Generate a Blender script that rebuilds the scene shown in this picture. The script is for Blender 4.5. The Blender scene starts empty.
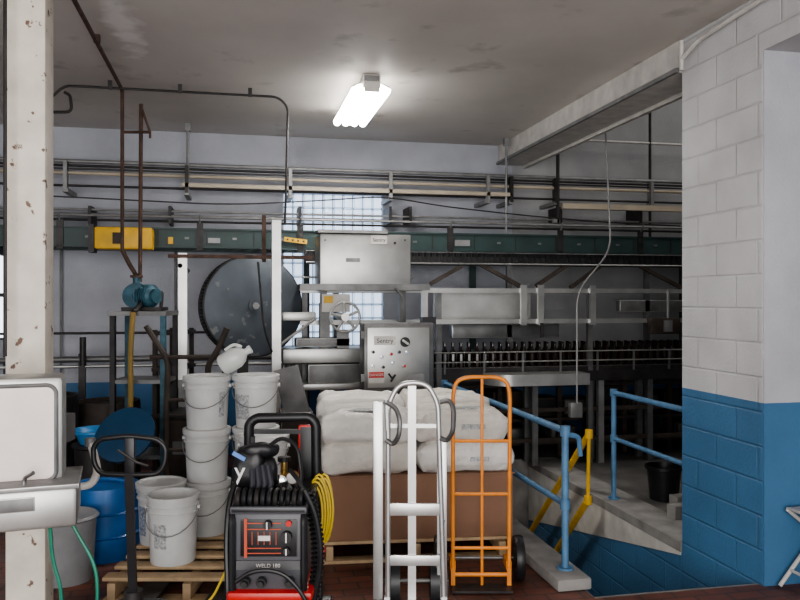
import bpy, bmesh, math, random
from mathutils import Vector, Matrix, noise
random.seed(4)
A=math.radians(12); ca,sa=math.cos(A),math.sin(A); F=778.0; CH=1.65
# measured positions: P = by distance along view axis, PY/PX = on a room plane
def P(px,py,d):
    xc=(px-400)*d/F
    return Vector((xc*ca+d*sa,-xc*sa+d*ca,CH-(py-300)*d/F))
def PY(px,py,Y): return P(px,py,Y/(ca-sa*(px-400)/F))
def PX(px,py,X): return P(px,py,X/(ca*(px-400)/F+sa))
FW=Vector((sa,ca,0)); RT=Vector((ca,-sa,0)); UP=Vector((0,0,1))

# ---------------- materials
MATS={}
def nt(name):
    m=bpy.data.materials.new(name); m.use_nodes=True
    n=m.node_tree.nodes; l=m.node_tree.links
    return m,n,l,n['Principled BSDF']
def mat(name,col,rough=.5,metal=0,var=.15,scale=6,bump=0,emit=None,chips=None):
    if name in MATS: return MATS[name]
    m,n,l,b=nt(name)
    b.inputs['Roughness'].default_value=rough; b.inputs['Metallic'].default_value=metal
    tc=n.new('ShaderNodeNewGeometry')
    no=n.new('ShaderNodeTexNoise'); no.inputs['Scale'].default_value=scale; no.inputs['Detail'].default_value=6
    l.new(tc.outputs['Position'],no.inputs['Vector'])
    cr=n.new('ShaderNodeValToRGB')
    cr.color_ramp.elements[0].position=.3; cr.color_ramp.elements[1].position=.7
    cr.color_ramp.elements[0].color=tuple(c*(1-var) for c in col)+(1,)
    cr.color_ramp.elements[1].color=tuple(min(1,c*(1+var)) for c in col)+(1,)
    l.new(no.outputs['Fac'],cr.inputs['Fac']); out=cr.outputs['Color']
    if chips: # (scale, threshold, colour)
        n2=n.new('ShaderNodeTexNoise'); n2.inputs['Scale'].default_value=chips[0]; n2.inputs['Detail'].default_value=8; l.new(tc.outputs['Position'],n2.inputs['Vector'])
        mr=n.new('ShaderNodeMapRange'); mr.inputs[1].default_value=chips[1]; mr.inputs[2].default_value=chips[1]+.03; l.new(n2.outputs['Fac'],mr.inputs[0])
        mx=n.new('ShaderNodeMix'); mx.data_type='RGBA'; l.new(mr.outputs[0],mx.inputs[0]); l.new(out,mx.inputs[6]); mx.inputs[7].default_value=chips[2]+(1,); out=mx.outputs[2]
    l.new(out,b.inputs['Base Color'])
    if bump:
        bp=n.new('ShaderNodeBump'); bp.inputs['Strength'].default_value=bump; bp.inputs['Distance'].default_value=.02
        l.new(no.outputs['Fac'],bp.inputs['Height']); l.new(bp.outputs['Normal'],b.inputs['Normal'])
    if emit: b.inputs['Emission Color'].default_value=tuple(emit[:3])+(1,); b.inputs['Emission Strength'].default_value=emit[3]
    MATS[name]=m; return m
def wallmat(name,axes,white,blue,zb,bw,bh,bstr,mort=.012,mcol=.9):
    m,n,l,b=nt(name); b.inputs['Roughness'].default_value=.55
    g=n.new('ShaderNodeNewGeometry'); s=n.new('ShaderNodeSeparateXYZ'); l.new(g.outputs['Position'],s.inputs[0])
    c=n.new('ShaderNodeCombineXYZ'); l.new(s.outputs[axes[0]],c.inputs[0]); l.new(s.outputs[axes[1]],c.inputs[1])
    br=n.new('ShaderNodeTexBrick'); l.new(c.outputs[0],br.inputs['Vector'])
    br.inputs['Scale'].default_value=1; br.inputs['Brick Width'].default_value=bw; br.inputs['Row Height'].default_value=bh
    br.inputs['Mortar Size'].default_value=mort; br.inputs['Mortar Smooth'].default_value=.8
    br.inputs['Color1'].default_value=(1,1,1,1); br.inputs['Color2'].default_value=(.96,.96,.96,1); br.inputs['Mortar'].default_value=(mcol,mcol,mcol,1)
    no=n.new('ShaderNodeTexNoise'); no.inputs['Scale'].default_value=2.2; no.inputs['Detail'].default_value=8; l.new(g.outputs['Position'],no.inputs['Vector'])
    nr=n.new('ShaderNodeMapRange'); nr.inputs[1].default_value=.3; nr.inputs[2].default_value=.7; nr.inputs[3].default_value=.82; nr.inputs[4].default_value=1.06
    l.new(no.outputs['Fac'],nr.inputs[0])
    gt=n.new('ShaderNodeMath'); gt.operation='GREATER_THAN'; gt.inputs[1].default_value=zb; l.new(s.outputs[2],gt.inputs[0])
    mx=n.new('ShaderNodeMix'); mx.data_type='RGBA'; l.new(gt.outputs[0],mx.inputs[0]); mx.inputs[6].default_value=blue+(1,); mx.inputs[7].default_value=white+(1,)
    m2=n.new('ShaderNodeMix'); m2.data_type='RGBA'; m2.blend_type='MULTIPLY'; m2.inputs[0].default_value=1
    l.new(mx.outputs[2],m2.inputs[6]); l.new(br.outputs['Color'],m2.inputs[7])
    m3=n.new('ShaderNodeVectorMath'); m3.operation='SCALE'; l.new(m2.outputs[2],m3.inputs[0]); l.new(nr.outputs[0],m3.inputs['Scale'])
    l.new(m3.outputs[0],b.inputs['Base Color'])
    bp=n.new('ShaderNodeBump'); bp.inputs['Strength'].default_value=bstr; bp.inputs['Distance'].default_value=.01; bp.invert=True
    l.new(br.outputs['Fac'],bp.inputs['Height'])
    n2=n.new('ShaderNodeTexNoise'); n2.inputs['Scale'].default_value=50; l.new(g.outputs['Position'],n2.inputs['Vector'])
    b2=n.new('ShaderNodeBump'); b2.inputs['Strength'].default_value=.3; b2.inputs['Distance'].default_value=.008
    l.new(n2.outputs['Fac'],b2.inputs['Height']); l.new(bp.outputs['Normal'],b2.inputs['Normal']); l.new(b2.outputs['Normal'],b.inputs['Normal'])
    return m
BLUE=(.075,.195,.36)
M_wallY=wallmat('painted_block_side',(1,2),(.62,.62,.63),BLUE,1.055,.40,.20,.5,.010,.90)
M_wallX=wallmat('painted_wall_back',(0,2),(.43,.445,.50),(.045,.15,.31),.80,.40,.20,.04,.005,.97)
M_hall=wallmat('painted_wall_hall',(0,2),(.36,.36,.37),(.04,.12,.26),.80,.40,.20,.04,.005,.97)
M_jamb=wallmat('painted_jamb',(0,2),(.55,.55,.60),BLUE,1.055,4,4,.0)
def ceilmat():
    m,n,l,b=nt('painted_ceiling'); b.inputs['Roughness'].default_value=.6
    g=n.new('ShaderNodeNewGeometry')
    n1=n.new('ShaderNodeTexNoise'); n1.inputs['Scale'].default_value=.7; n1.inputs['Detail'].default_value=9; l.new(g.outputs['Position'],n1.inputs['Vector'])
    r=n.new('ShaderNodeValToRGB'); r.color_ramp.elements[0].position=.35; r.color_ramp.elements[1].position=.7
    r.color_ramp.elements[0].color=(.55,.515,.48,1); r.color_ramp.elements[1].color=(.70,.66,.62,1); l.new(n1.outputs['Fac'],r.inputs['Fac'])
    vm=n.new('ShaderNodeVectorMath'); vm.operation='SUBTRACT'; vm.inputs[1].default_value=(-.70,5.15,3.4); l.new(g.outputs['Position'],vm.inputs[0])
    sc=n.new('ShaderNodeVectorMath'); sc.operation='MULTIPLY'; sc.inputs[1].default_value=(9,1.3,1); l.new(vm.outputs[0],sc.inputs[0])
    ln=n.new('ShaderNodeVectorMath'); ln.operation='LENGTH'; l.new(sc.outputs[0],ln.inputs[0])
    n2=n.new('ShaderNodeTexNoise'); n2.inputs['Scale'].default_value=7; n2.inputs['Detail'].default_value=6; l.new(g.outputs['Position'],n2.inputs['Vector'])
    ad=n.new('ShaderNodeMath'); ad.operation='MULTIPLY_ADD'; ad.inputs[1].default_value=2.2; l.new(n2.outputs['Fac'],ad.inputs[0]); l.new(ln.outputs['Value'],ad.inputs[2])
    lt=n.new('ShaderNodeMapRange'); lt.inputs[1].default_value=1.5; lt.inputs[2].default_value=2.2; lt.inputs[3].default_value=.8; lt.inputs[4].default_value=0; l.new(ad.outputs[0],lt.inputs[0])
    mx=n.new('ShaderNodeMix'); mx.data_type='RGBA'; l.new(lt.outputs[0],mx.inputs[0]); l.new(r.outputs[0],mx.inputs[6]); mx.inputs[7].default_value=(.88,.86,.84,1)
    n3=n.new('ShaderNodeTexNoise'); n3.inputs['Scale'].default_value=3.1; n3.inputs['Detail'].default_value=10; l.new(g.outputs['Position'],n3.inputs['Vector'])
    st=n.new('ShaderNodeMapRange'); st.inputs[1].default_value=.62; st.inputs[2].default_value=.72; st.inputs[3].default_value=0; st.inputs[4].default_value=.4; l.new(n3.outputs['Fac'],st.inputs[0])
    m4=n.new('ShaderNodeMix'); m4.data_type='RGBA'; l.new(st.outputs[0],m4.inputs[0]); l.new(mx.outputs[2],m4.inputs[6]); m4.inputs[7].default_value=(.22,.2,.18,1)
    l.new(m4.outputs[2],b.inputs['Base Color']); return m
def floormat():
    m,n,l,b=nt('quarry_tile_floor')
    g=n.new('ShaderNodeNewGeometry'); br=n.new('ShaderNodeTexBrick'); l.new(g.outputs['Position'],br.inputs['Vector'])
    br.inputs['Scale'].default_value=1; br.inputs['Brick Width'].default_value=.2; br.inputs['Row Height'].default_value=.1; br.inputs['Mortar Size'].default_value=.006
    br.inputs['Color1'].default_value=(.20,.075,.05,1); br.inputs['Color2'].default_value=(.15,.065,.05,1); br.inputs['Mortar'].default_value=(.06,.05,.045,1)
    n1=n.new('ShaderNodeTexNoise'); n1.inputs['Scale'].default_value=2; n1.inputs['Detail'].default_value=8; l.new(g.outputs['Position'],n1.inputs['Vector'])
    mr=n.new('ShaderNodeMapRange'); mr.inputs[1].default_value=.35; mr.inputs[2].default_value=.65; mr.inputs[3].default_value=.5; mr.inputs[4].default_value=1.3; l.new(n1.outputs['Fac'],mr.inputs[0])
    v=n.new('ShaderNodeVectorMath'); v.operation='SCALE'; l.new(br.outputs['Color'],v.inputs[0]); l.new(mr.outputs[0],v.inputs['Scale'])
    l.new(v.outputs[0],b.inputs['Base Color']); l.new(n1.outputs['Fac'],b.inputs['Roughness']); return m
M_ceil=ceilmat(); M_floor=floormat()
M_conc=mat('concrete',(.25,.24,.23),.8,0,.3,5,.3)
M_concd=mat('dark_concrete_floor',(.11,.105,.10),.6,0,.4,3,.2)
M_steel=mat('brushed_stainless',(.46,.46,.45),.38,.75,.2,4)
M_steeld=mat('dull_steel',(.18,.18,.18),.5,.6,.3,6)
M_alu=mat('aluminium',(.60,.60,.60),.35,.7,.08,8)
M_galv=mat('galvanised_conduit',(.24,.24,.24),.5,.4,.2,9)
M_rust=mat('rusty_pipe',(.085,.05,.038),.75,.2,.4,14,.3)
M_green=mat('dark_green_paint',(.026,.052,.05),.5,0,.2,5)
M_beige=mat('beige_enamel',(.42,.36,.28),.5,0,.12,5)
M_black=mat('black_plastic',(.012,.012,.014),.42,0,.3,12)
M_dark=mat('dark_steel',(.035,.032,.032),.5,.3,.4,9)
M_dkbr=mat('dark_brown_grime',(.045,.034,.028),.7,0,.4,8)
M_yel=mat('yellow_paint',(.68,.40,.03),.5,0,.15,9)
M_or=mat('orange_paint',(.74,.25,.035),.42,0,.15,12)
M_blue=mat('blue_rail_paint',(.09,.20,.34),.5,0,.2,12)
M_bluep=mat('blue_plastic',(.012,.11,.33),.4,0,.3,5)
M_teal=mat('pump_blue_green',(.04,.11,.15),.5,.1,.4,14)
M_white=mat('white_plastic',(.60,.605,.60),.4,0,.08,8)
M_whitep=mat('white_paint',(.58,.56,.53),.5,0,.14,9)
M_post=mat('chipped_cream_post',(.64,.59,.52),.6,0,.12,7,.4,chips=(16,.63,(.16,.10,.07)))
M_bag=mat('paper_sack',(.62,.59,.54),.6,0,.06,14,.8)
M_card=mat('cardboard',(.25,.14,.09),.8,0,.1,3)
M_wood=mat('pallet_wood',(.46,.33,.20),.75,0,.25,9,.2)
M_red=mat('red_paint',(.50,.02,.015),.35,0,.1,6)
M_org=mat('orange_red_label',(.45,.07,.03),.5,0,.1,6)
M_brass=mat('brass',(.55,.36,.12),.3,.9,.2,9)
M_chrome=mat('chrome',(.6,.6,.6),.15,1,.05,9)
M_hoseg=mat('green_hose',(.02,.20,.13),.4,0,.2,9)
M_yelc=mat('yellow_cord',(.66,.48,.04),.5,0,.1,9)
M_glassb=mat('brown_bottle_glass',(.018,.010,.007),.15,0,.3,9)
M_galvw=mat('grey_disc_plate',(.085,.10,.118),.55,.3,.3,3,.05,chips=(9,.64,(.16,.17,.18)))
M_panelg=mat('welder_panel_grey',(.08,.08,.09),.45,0,.1,6)
M_lblue=mat('light_blue_print',(.1,.22,.55),.5,0,.05,6)
M_jug=mat('milky_jug',(.64,.66,.64),.35,0,.05,6)
M_tube=mat('fluorescent_tube',(1,1,1),.4,0,0,1,0,(1,.97,.92,26))
M_gblock=mat('glass_block',(.35,.42,.5),.15,0,.15,25,.3,(.66,.80,1,1.5))
M_winb=mat('window_glass',(.5,.55,.6),.15,0,.05,9,0,(.85,.93,1,2.5))
M_wline=mat('grout_grey',(.3,.33,.36),.7)

# ---------------- mesh builder
class O:
    def __init__(s,name): s.name=name; s.bm=bmesh.new(); s.ms=[]
    def mi(s,m):
        if m not in s.ms: s.ms.append(m)
        return s.ms.index(m)
    def _fin(s,faces,m):
        i=s.mi(m)
        for f in faces: f.material_index=i
    def box(s,c,size,m,yaw=0,bev=0,rot=None):
        R=rot if rot is not None else Matrix.Rotation(yaw,4,'Z')
        M=Matrix.Translation(c)@R@Matrix.Diagonal((size[0],size[1],size[2],1))
        r=bmesh.ops.create_cube(s.bm,size=1,matrix=M); vs=r['verts']
        fs=list({f for v in vs for f in v.link_faces}); s._fin(fs,m)
        if bev:
            es=list({e for v in vs for e in v.link_edges})
            bmesh.ops.bevel(s.bm,geom=es,offset=bev,segments=2,affect='EDGES',profile=.5,clamp_overlap=True)
        return s
    def b2(s,x0,x1,y0,y1,z0,z1,m,bev=0): return s.box(((x0+x1)/2,(y0+y1)/2,(z0+z1)/2),(abs(x1-x0),abs(y1-y0),abs(z1-z0)),m,0,bev)
    def fb(s,x0,y0,x1,y1,d,t,m,bev=0):
        c=P((x0+x1)/2,(y0+y1)/2,d)+FW*(t/2)
        return s.box(c,(abs(x1-x0)*d/F,t,abs(y1-y0)*d/F),m,-A,bev)
    def yb(s,x0,y0,x1,y1,Y,t,m,bev=0):
        a=PY(x0,(y0+y1)/2,Y); b=PY(x1,(y0+y1)/2,Y); k=PY((x0+x1)/2,y0,Y).z; q=PY((x0+x1)/2,y1,Y).z
        return s.b2(a.x,b.x,Y,Y+t,q,k,m,bev)
    def bar(s,p,q,w,h,m):
        p=Vector(p);q=Vector(q);d=q-p
        z=d.normalized(); x=Vector((0,0,1)).cross(z)
        if x.length<1e-3: x=Vector((ca,-sa,0))
        x.normalize(); y=z.cross(x)
        R=Matrix((x,y,z)).transposed().to_4x4()
        return s.box((p+q)/2,(w,h,d.length),m,rot=R)
    def tube(s,pts,r,m,closed=False,seg=8,fil=0,caps=True):
        pts=[Vector(p) for p in pts]
        if fil: pts=fillet(pts,fil,closed)
        n=len(pts); rings=[]
        up=None
        for i,p in enumerate(pts):
            if closed: t=(pts[(i+1)%n]-pts[i-1])
            else: t=pts[min(i+1,n-1)]-pts[max(i-1,0)]
            t.normalize()
            if up is None:
                up=Vector((0,0,1)) if abs(t.z)<.9 else Vector((1,0,0))
            x=up-t*up.dot(t); x.normalize(); up=x; y=t.cross(x)
            rr=r[i] if isinstance(r,(list,tuple)) else r
            rings.append([s.bm.verts.new(p+x*(rr*math.cos(2*math.pi*k/seg))+y*(rr*math.sin(2*math.pi*k/seg))) for k in range(seg)])
        fs=[]
        for i in range(n if closed else n-1):
            a=rings[i]; b=rings[(i+1)%n]
            off=0
            if closed and i==n-1:
                off=min(range(seg),key=lambda o:sum((a[k].co-b[(k+o)%seg].co).length for k in range(seg)))
            for k in range(seg): fs.append(s.bm.faces.new((a[k],a[(k+1)%seg],b[(k+1+off)%seg],b[(k+off)%seg])))
        if not closed and caps: fs.append(s.bm.faces.new(rings[0][::-1])); fs.append(s.bm.faces.new(rings[-1]))
        s._fin(fs,m); return s
    def cyl(s,p,q,r,m,seg=20,r2=None):
        return s.tube([p,q],[r,r2 if r2 is not None else r],m,seg=seg)
    def lathe(s,prof,o,m,seg=24,axis=None,R=None,ms=None):
        o=Vector(o); R=R or (Vector((0,0,1)).rotation_difference(Vector(axis)).to_matrix() if axis else Matrix.Identity(3))
        rings=[]
        for r,z in prof:
            if r<1e-5: rings.append([s.bm.verts.new(o+R@Vector((0,0,z)))])
            else: rings.append([s.bm.verts.new(o+R@Vector((r*math.cos(2*math.pi*k/seg),r*math.sin(2*math.pi*k/seg),z))) for k in range(seg)])
        for i in range(len(rings)-1):
            a,b=rings[i],rings[i+1]; fs=[]
            for k in range(seg):
                k2=(k+1)%seg
                if len(a)==1 and len(b)==1: continue
                if len(a)==1: fs.append(s.bm.faces.new((a[0],b[k2],b[k])))
                elif len(b)==1: fs.append(s.bm.faces.new((a[k],a[k2],b[0])))
                else: fs.append(s.bm.faces.new((a[k],a[k2],b[k2],b[k])))
            s._fin(fs,ms[i] if ms else m)
        return s
    def sack(s,c,size,m,yaw=0,seed=0,e=.35,ev=.6,ez=.8,amp=.012,fq=9):
        nu,nv=64,22; R=Matrix.Rotation(yaw,3,'Z'); c=Vector(c); rows=[]
        def pw(v,e): return math.copysign(abs(v)**e,v)
        for j in range(nv+1):
            v=-math.pi/2+math.pi*j/nv; row=[]
            for i in range(nu):
                u=2*math.pi*i/nu
                p=Vector((pw(math.cos(v),ev)*pw(math.cos(u),e),pw(math.cos(v),ev)*pw(math.sin(u),e),pw(math.sin(v),ez)))
                q=Vector((p.x*size[0]/2,p.y*size[1]/2,p.z*size[2]/2))
                q+=amp*noise.noise_vector(q*fq+Vector((seed*7.1,seed,0)))+amp*.5*noise.noise_vector(q*fq*3+Vector((seed*3.1,seed,2)))
                row.append(s.bm.verts.new(c+R@q))
            rows.append(row)
        fs=[]
        for j in range(nv):
            for i in range(nu):
                fs.append(s.bm.faces.new((rows[j][i],rows[j][(i+1)%nu],rows[j+1][(i+1)%nu],rows[j+1][i])))
        s._fin(fs,m); return s
    def text(s,t,c,size,m,yaw=0):
        cu=bpy.data.curves.new('t','FONT'); cu.body=t; cu.size=size; cu.align_x='CENTER'; cu.align_y='CENTER'; cu.extrude=.001
        ob=bpy.data.objects.new('t',cu); bpy.context.collection.objects.link(ob)
        dg=bpy.context.evaluated_depsgraph_get(); me=bpy.data.meshes.new_from_object(ob.evaluated_get(dg))
        me.transform(Matrix.Translation(c)@Matrix.Rotation(yaw,4,'Z')@Matrix.Rotation(math.pi/2,4,'X'))
        n0=len(s.bm.faces); s.bm.from_mesh(me); s.bm.faces.ensure_lookup_table(); s._fin(s.bm.faces[n0:],m)
        bpy.data.objects.remove(ob); bpy.data.meshes.remove(me); return s
    def done(s):
        bmesh.ops.recalc_face_normals(s.bm,faces=s.bm.faces[:])
        me=bpy.data.meshes.new(s.name); s.bm.to_mesh(me); s.bm.free()
        for m in s.ms: me.materials.append(m)
        me.polygons.foreach_set('use_smooth',[True]*len(me.polygons)); me.set_sharp_from_angle(angle=math.radians(38))
        ob=bpy.data.objects.new(s.name,me)
        c=sum((Vector(b) for b in ob.bound_box),Vector())/8
        me.transform(Matrix.Translation(-c)); ob.location=c
        bpy.context.collection.objects.link(ob); return ob
def fillet(pts,rad,closed=False,n=6):
    out=[]; N=len(pts)
    for i,p in enumerate(pts):
        if not closed and i in(0,N-1): out.append(p); continue
        a=pts[i-1]-p; b=pts[(i+1)%N]-p; r=min(rad,a.length*.49,b.length*.49)
        a.normalize(); b.normalize(); s0=p+a*r; s1=p+b*r
        for k in range(n+1):
            t=k/n; out.append(s0*(1-t)**2+p*2*t*(1-t)+s1*t*t)
    return out
def colz(v,z): return Vector((v.x,v.y,z))

# ---------------- room shell
CE=3.42; XR=2.98; YB=8.5
def shell(name,parts,m):
    o=O(name)
    for p in parts: o.b2(*p,m)
    return o.done()
shell('floor',[(-4.2,1.95,-3,YB,-.2,0),(1.95,3.4,-3,3.98,-.2,0),(3.4,5.5,-3,4.3,-.2,0)],M_floor)
shell('floor',[(3.28,8,4.45,YB,-.2,0),(1.95,3.28,7.65,YB,-.2,0)],M_concd)
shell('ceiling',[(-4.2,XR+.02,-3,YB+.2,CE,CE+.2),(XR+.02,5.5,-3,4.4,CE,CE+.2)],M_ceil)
shell('ceiling',[(XR+.3,8,4.45,YB+.2,5.0,5.2)],M_whitep)
wx0=PY(283,200,YB).x; wx1=PY(383,200,YB).x; wz1=PY(333,194,YB).z; wz0=PY(333,346,YB).z
lx0,lx1,lz0,lz1=-3.3,PY(8,300,YB).x,PY(4,340,YB).z,PY(4,250,YB).z
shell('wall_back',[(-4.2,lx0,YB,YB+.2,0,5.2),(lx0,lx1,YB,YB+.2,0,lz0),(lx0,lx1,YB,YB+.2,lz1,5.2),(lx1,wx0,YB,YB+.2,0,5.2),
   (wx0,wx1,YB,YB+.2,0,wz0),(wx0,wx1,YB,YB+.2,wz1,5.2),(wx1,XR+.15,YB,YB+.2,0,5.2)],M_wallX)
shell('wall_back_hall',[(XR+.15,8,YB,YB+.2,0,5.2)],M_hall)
shell('wall_left',[(-4.4,-4.2,-3,YB+.2,0,CE)],M_wallY)
shell('wall_right',[(XR,XR+.37,3.96,4.78,-1.6,CE),(XR,XR+.37,-3,2.6,0,CE),(XR,XR+.37,2.6,3.96,3.09,CE)],M_wallY)
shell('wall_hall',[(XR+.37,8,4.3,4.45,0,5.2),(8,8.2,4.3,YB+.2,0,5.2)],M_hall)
shell('wall_outer',[(5.5,5.6,-3,4.3,0,CE)],M_wallX)
o=O('trim_door_jamb'); o.b2(XR+.003,XR+.367,3.945,3.962,0,3.09,M_jamb); o.done()
o=O('trim_ceiling_beam'); o.b2(XR-.02,XR+.30,4.785,YB-.005,3.20,CE-.002,M_whitep)
o.b2(XR-.045,XR-.02,4.785,YB-.005,3.20,3.23,M_galv); o.b2(XR+.28,XR+.32,4.785,YB-.005,3.17,3.20,M_whitep); o.done()
shell('wall_upper',[(XR-.0,XR+.3,4.3,YB,CE+.2,5.2)],M_wallY)
o=O('stair_well'); XS=XR-.004
o.b2(1.85,1.95,3.98,7.65,-2.2,-.201,M_conc); o.b2(1.951,XS,3.985,4.0,-2.2,-.001,M_conc); o.b2(1.94,1.955,4.0,7.65,-2.2,-.001,M_conc)
for i in range(9): 
    y0=4.2+i*.29; o.b2(1.95,XS,y0,y0+.29,-2.2,-.2-.2*i,M_conc)
    o.b2(1.95,XS,y0,y0+.04,-.2-.2*i-.04,-.2-.2*i+.003,M_dark)
o.b2(1.95,XS,4.0,4.2,-2.2,-.18,M_conc)
o.b2(1.95,XS,6.81,7.62,-2.2,-2.0,M_conc); o.b2(1.85,XR+.3,7.62,7.64,-2.2,-.001,M_conc); o.done()
shell('wall_knee',[(XR,XR+.28,4.785,7.61,-2.2,-.07)],M_wallY)
o=O('trim_knee_wall_cap'); o.b2(XR-.01,XR+.30,4.785,7.61,-.068,.0,M_conc)
bm=o.bm; ya,yb_=4.79,7.6; za=-.09; zb_=-.09-.19*(yb_-ya)
v=[bm.verts.new((XR-x,y,z)) for x in (.001,.006) for y,z in ((ya,-.069),(ya,za),(yb_,zb_),(yb_,-.069))]
o._fin([bm.faces.new(v[0:4]),bm.faces.new(v[4:8]),bm.faces.new((v[1],v[2],v[6],v[5])),bm.faces.new((v[0],v[1],v[5],v[4])),bm.faces.new((v[2],v[3],v[7],v[6])),bm.faces.new((v[3],v[0],v[4],v[7]))],M_whitep)
o.done()
o=O('trim_curb'); o.b2(1.78,1.99,4.1,7.2,0.0,.07,M_conc,.015); o.done()

# windows
o=O('window_1')
nx=10; nz=11
w=(wx1-wx0)/nx; h=(wz1-wz0)/nz
o.b2(wx0,wx1,YB+.08,YB+.14,wz0,wz1,M_wline)
for i in range(nx):
    for j in range(nz): o.b2(wx0+i*w+.007,wx0+(i+1)*w-.007,YB+.03,YB+.12,wz0+j*h+.005,wz0+(j+1)*h-.005,M_gblock,.006)
o.done()
o=O('window_2'); o.b2(lx0,lx1,YB+.08,YB+.1,lz0,lz1,M_winb)
for x in (lx0,(lx0+lx1)/2,lx1): o.b2(x-.02,x+.02,YB+.03,YB+.12,lz0,lz1,M_dark)
for z in (lz0,(lz0+lz1)/2,lz1): o.b2(lx0,lx1,YB+.03,YB+.12,z-.02,z+.02,M_dark)
o.done()

# ---------------- fluorescent fixture
o=O('fluorescent_ceiling_light')
X=1.05; y0,y1=6.0,7.2
o.b2(X-.06,X+.06,y0+.1,y1-.1,3.36,CE-.001,M_whitep,.01); o.b2(X-.07,X+.07,y0-.0,y0+.12,3.31,CE-.001,M_galv,.01)
for sx in (-1,1):
    o.box((X+sx*.10,(y0+y1)/2,3.34),(.13,y1-y0,.008),M_whitep,rot=Matrix.Rotation(sx*.45,4,'Y'))
for sx in (-.12,-.04,.04,.12): o.cyl((X+sx,y0+.02,3.30),(X+sx,y1-.02,3.30),.034,M_tube,12)
for y in (y0,y1): o.b2(X-.06,X+.06,y-.008,y+.008,3.28,3.36,M_whitep)
o.done()

# ---------------- conduits & pipes
z=3.37
o=O('rusty_ceiling_pipe')
o.tube([(-.9,-2.5,z),(-.9,6.7,z),(-.9,6.7,2.05)],.015,M_rust,fil=.06)
for y in (1.5,3.5,5.5): o.b2(-.92,-.88,y-.02,y+.02,z,CE-.001,M_rust)
p=P(141,104,6.38); q=P(140,282,6.38)
o.tube([q,p],.016,M_rust); p2=P(150,132,6.38)
o.tube([p+Vector((0,0,-.02)),p2,p2+Vector((0,.0,-.05))],.010,M_rust)
o.tube([P(122,132,6.37),P(150,132,6.37)],.012,M_rust)
o.tube([(-.9,6.7,2.06),P(128,262,6.38),P(140,282,6.38)],.018,M_rust,fil=.05)
o.done()
o=O('electrical_conduit'); Y=6.62
pl=[PY(52,97,Y),PY(64,92,Y),PY(278,97,Y),PY(288,103,Y),PY(285,225,Y)]
pl=[Vector((v.x,Y,v.z)) for v in pl]; pl[1].z=pl[2].z=3.36; pl[3].z=3.28
o.tube(pl,.010,M_dark,fil=.1)
o.tube([PY(52,112,Y),PY(72,112,Y),PY(70,95,Y),PY(64,92,Y)],.012,M_dark,fil=.05)
for px in (110,180,250):
    v=PY(px,95,Y); o.b2(v.x-.015,v.x+.015,Y-.015,Y+.015,3.35,CE-.001,M_dark)
o.done()
o=O('electrical_conduit'); Y=7.0
o.tube([PY(605,118,Y),PY(611,250,Y),PY(577,292,Y),PY(577,405,Y)],.010,M_galv,fil=.15)
o.yb(571,403,583,418,Y-.03,.08,M_galv,.01); o.yb(600,114,610,124,Y-.03,.08,M_galv,.01); o.done()
o=O('electrical_conduit')
o.tube([(XR-.03,4.72,3.28),(XR-.03,4.55,3.34),(XR-.03,4.0,3.37),(XR-.03,1,3.37)],.016,M_whitep,fil=.06)
o.tube([(XR-.03,4.74,3.40),(XR-.03,4.74,3.2)],.014,M_whitep)
o.done()
o=O('overhead_pipe_rack'); Y=8.1
for py,r,m in ((169,.020,M_galv),(173,.012,M_dark),(180,.018,M_beige),(192,.012,M_dark)):
    zz=PY(300,py,Y).z; o.cyl((-2.8,Y,zz),(7.9,Y,zz),r,m,10)
a=PY(182,185,Y); b=PY(510,187,Y)
o.b2(a.x,b.x,Y-.06,Y-.02,2.78,2.82,M_beige); o.b2(-2.8,7.9,Y-.02,Y+.02,PY(300,176,Y).z-.006,PY(300,176,Y).z+.006,M_dark)
o.b2(PY(560,200,Y).x,7.9,Y-.08,Y-.02,2.66,2.72,M_beige)
for px in (66,187,290,390,487,510,555,650):
    v=PY(px,180,Y); o.b2(v.x-.018,v.x+.018,Y-.06,Y+.03,2.72,3.00,M_dark if px in(187,555,510) else M_galv); o.b2(v.x-.025,v.x+.025,Y-.05,Y+.39,2.7,2.74,M_galv)
for px in (188,505): 
    v=PY(px,150,Y); o.cyl((v.x,Y-.04,2.72 if px==188 else 2.3),(v.x,Y-.04,CE-.01),.014,M_galv,8); o.b2(v.x-.025,v.x+.025,Y-.07,Y,CE-.08,CE-.002,M_galv)
v=PY(556,150,Y); o.b2(v.x-.012,v.x+.012,Y-.07,Y-.03,2.5,3.3,M_dark); o.b2(v.x-.06,v.x+.02,Y-.07,Y-.03,2.5,2.55,M_galv)
o.done()
o=O('hall_sprinkler_pipe'); Y=8.3
v=PY(650,95,Y); o.tube([PY(690,70,Y),v,PY(650,240,Y)],.016,M_dark,fil=.06)
zz=PY(600,141,Y).z; o.cyl((3.4,Y,zz),(7.9,Y,zz),.014,M_whitep); o.cyl((3.4,Y,zz-.45),(7.9,Y,zz-.45),.012,M_galv); o.done()
o=O('wall_service_pipes'); Y=8.2
for py,r,m in ((212,.012,M_galv),(217,.018,M_galv),(222,.012,M_dark)):
    zz=PY(200,py,Y).z; o.cyl((-2.8,Y,zz),(7.9,Y,zz),r,m,10)
for px in (90,170,300,390,410,560,640):
    v=PY(px,216,Y); o.b2(v.x-.015,v.x+.015,Y-.03,YB-.002,v.z-.08,v.z+.1,M_dark)
o.done()
o=O('slack_cable')
pts=[PY(px,py,7.95) for px,py in ((50,196),(130,200),(230,205),(330,200),(385,196),(440,206),(520,215),(600,222),(680,226))]
o.tube(pts,.007,M_dark,fil=.4,seg=6); o.done()

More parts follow.
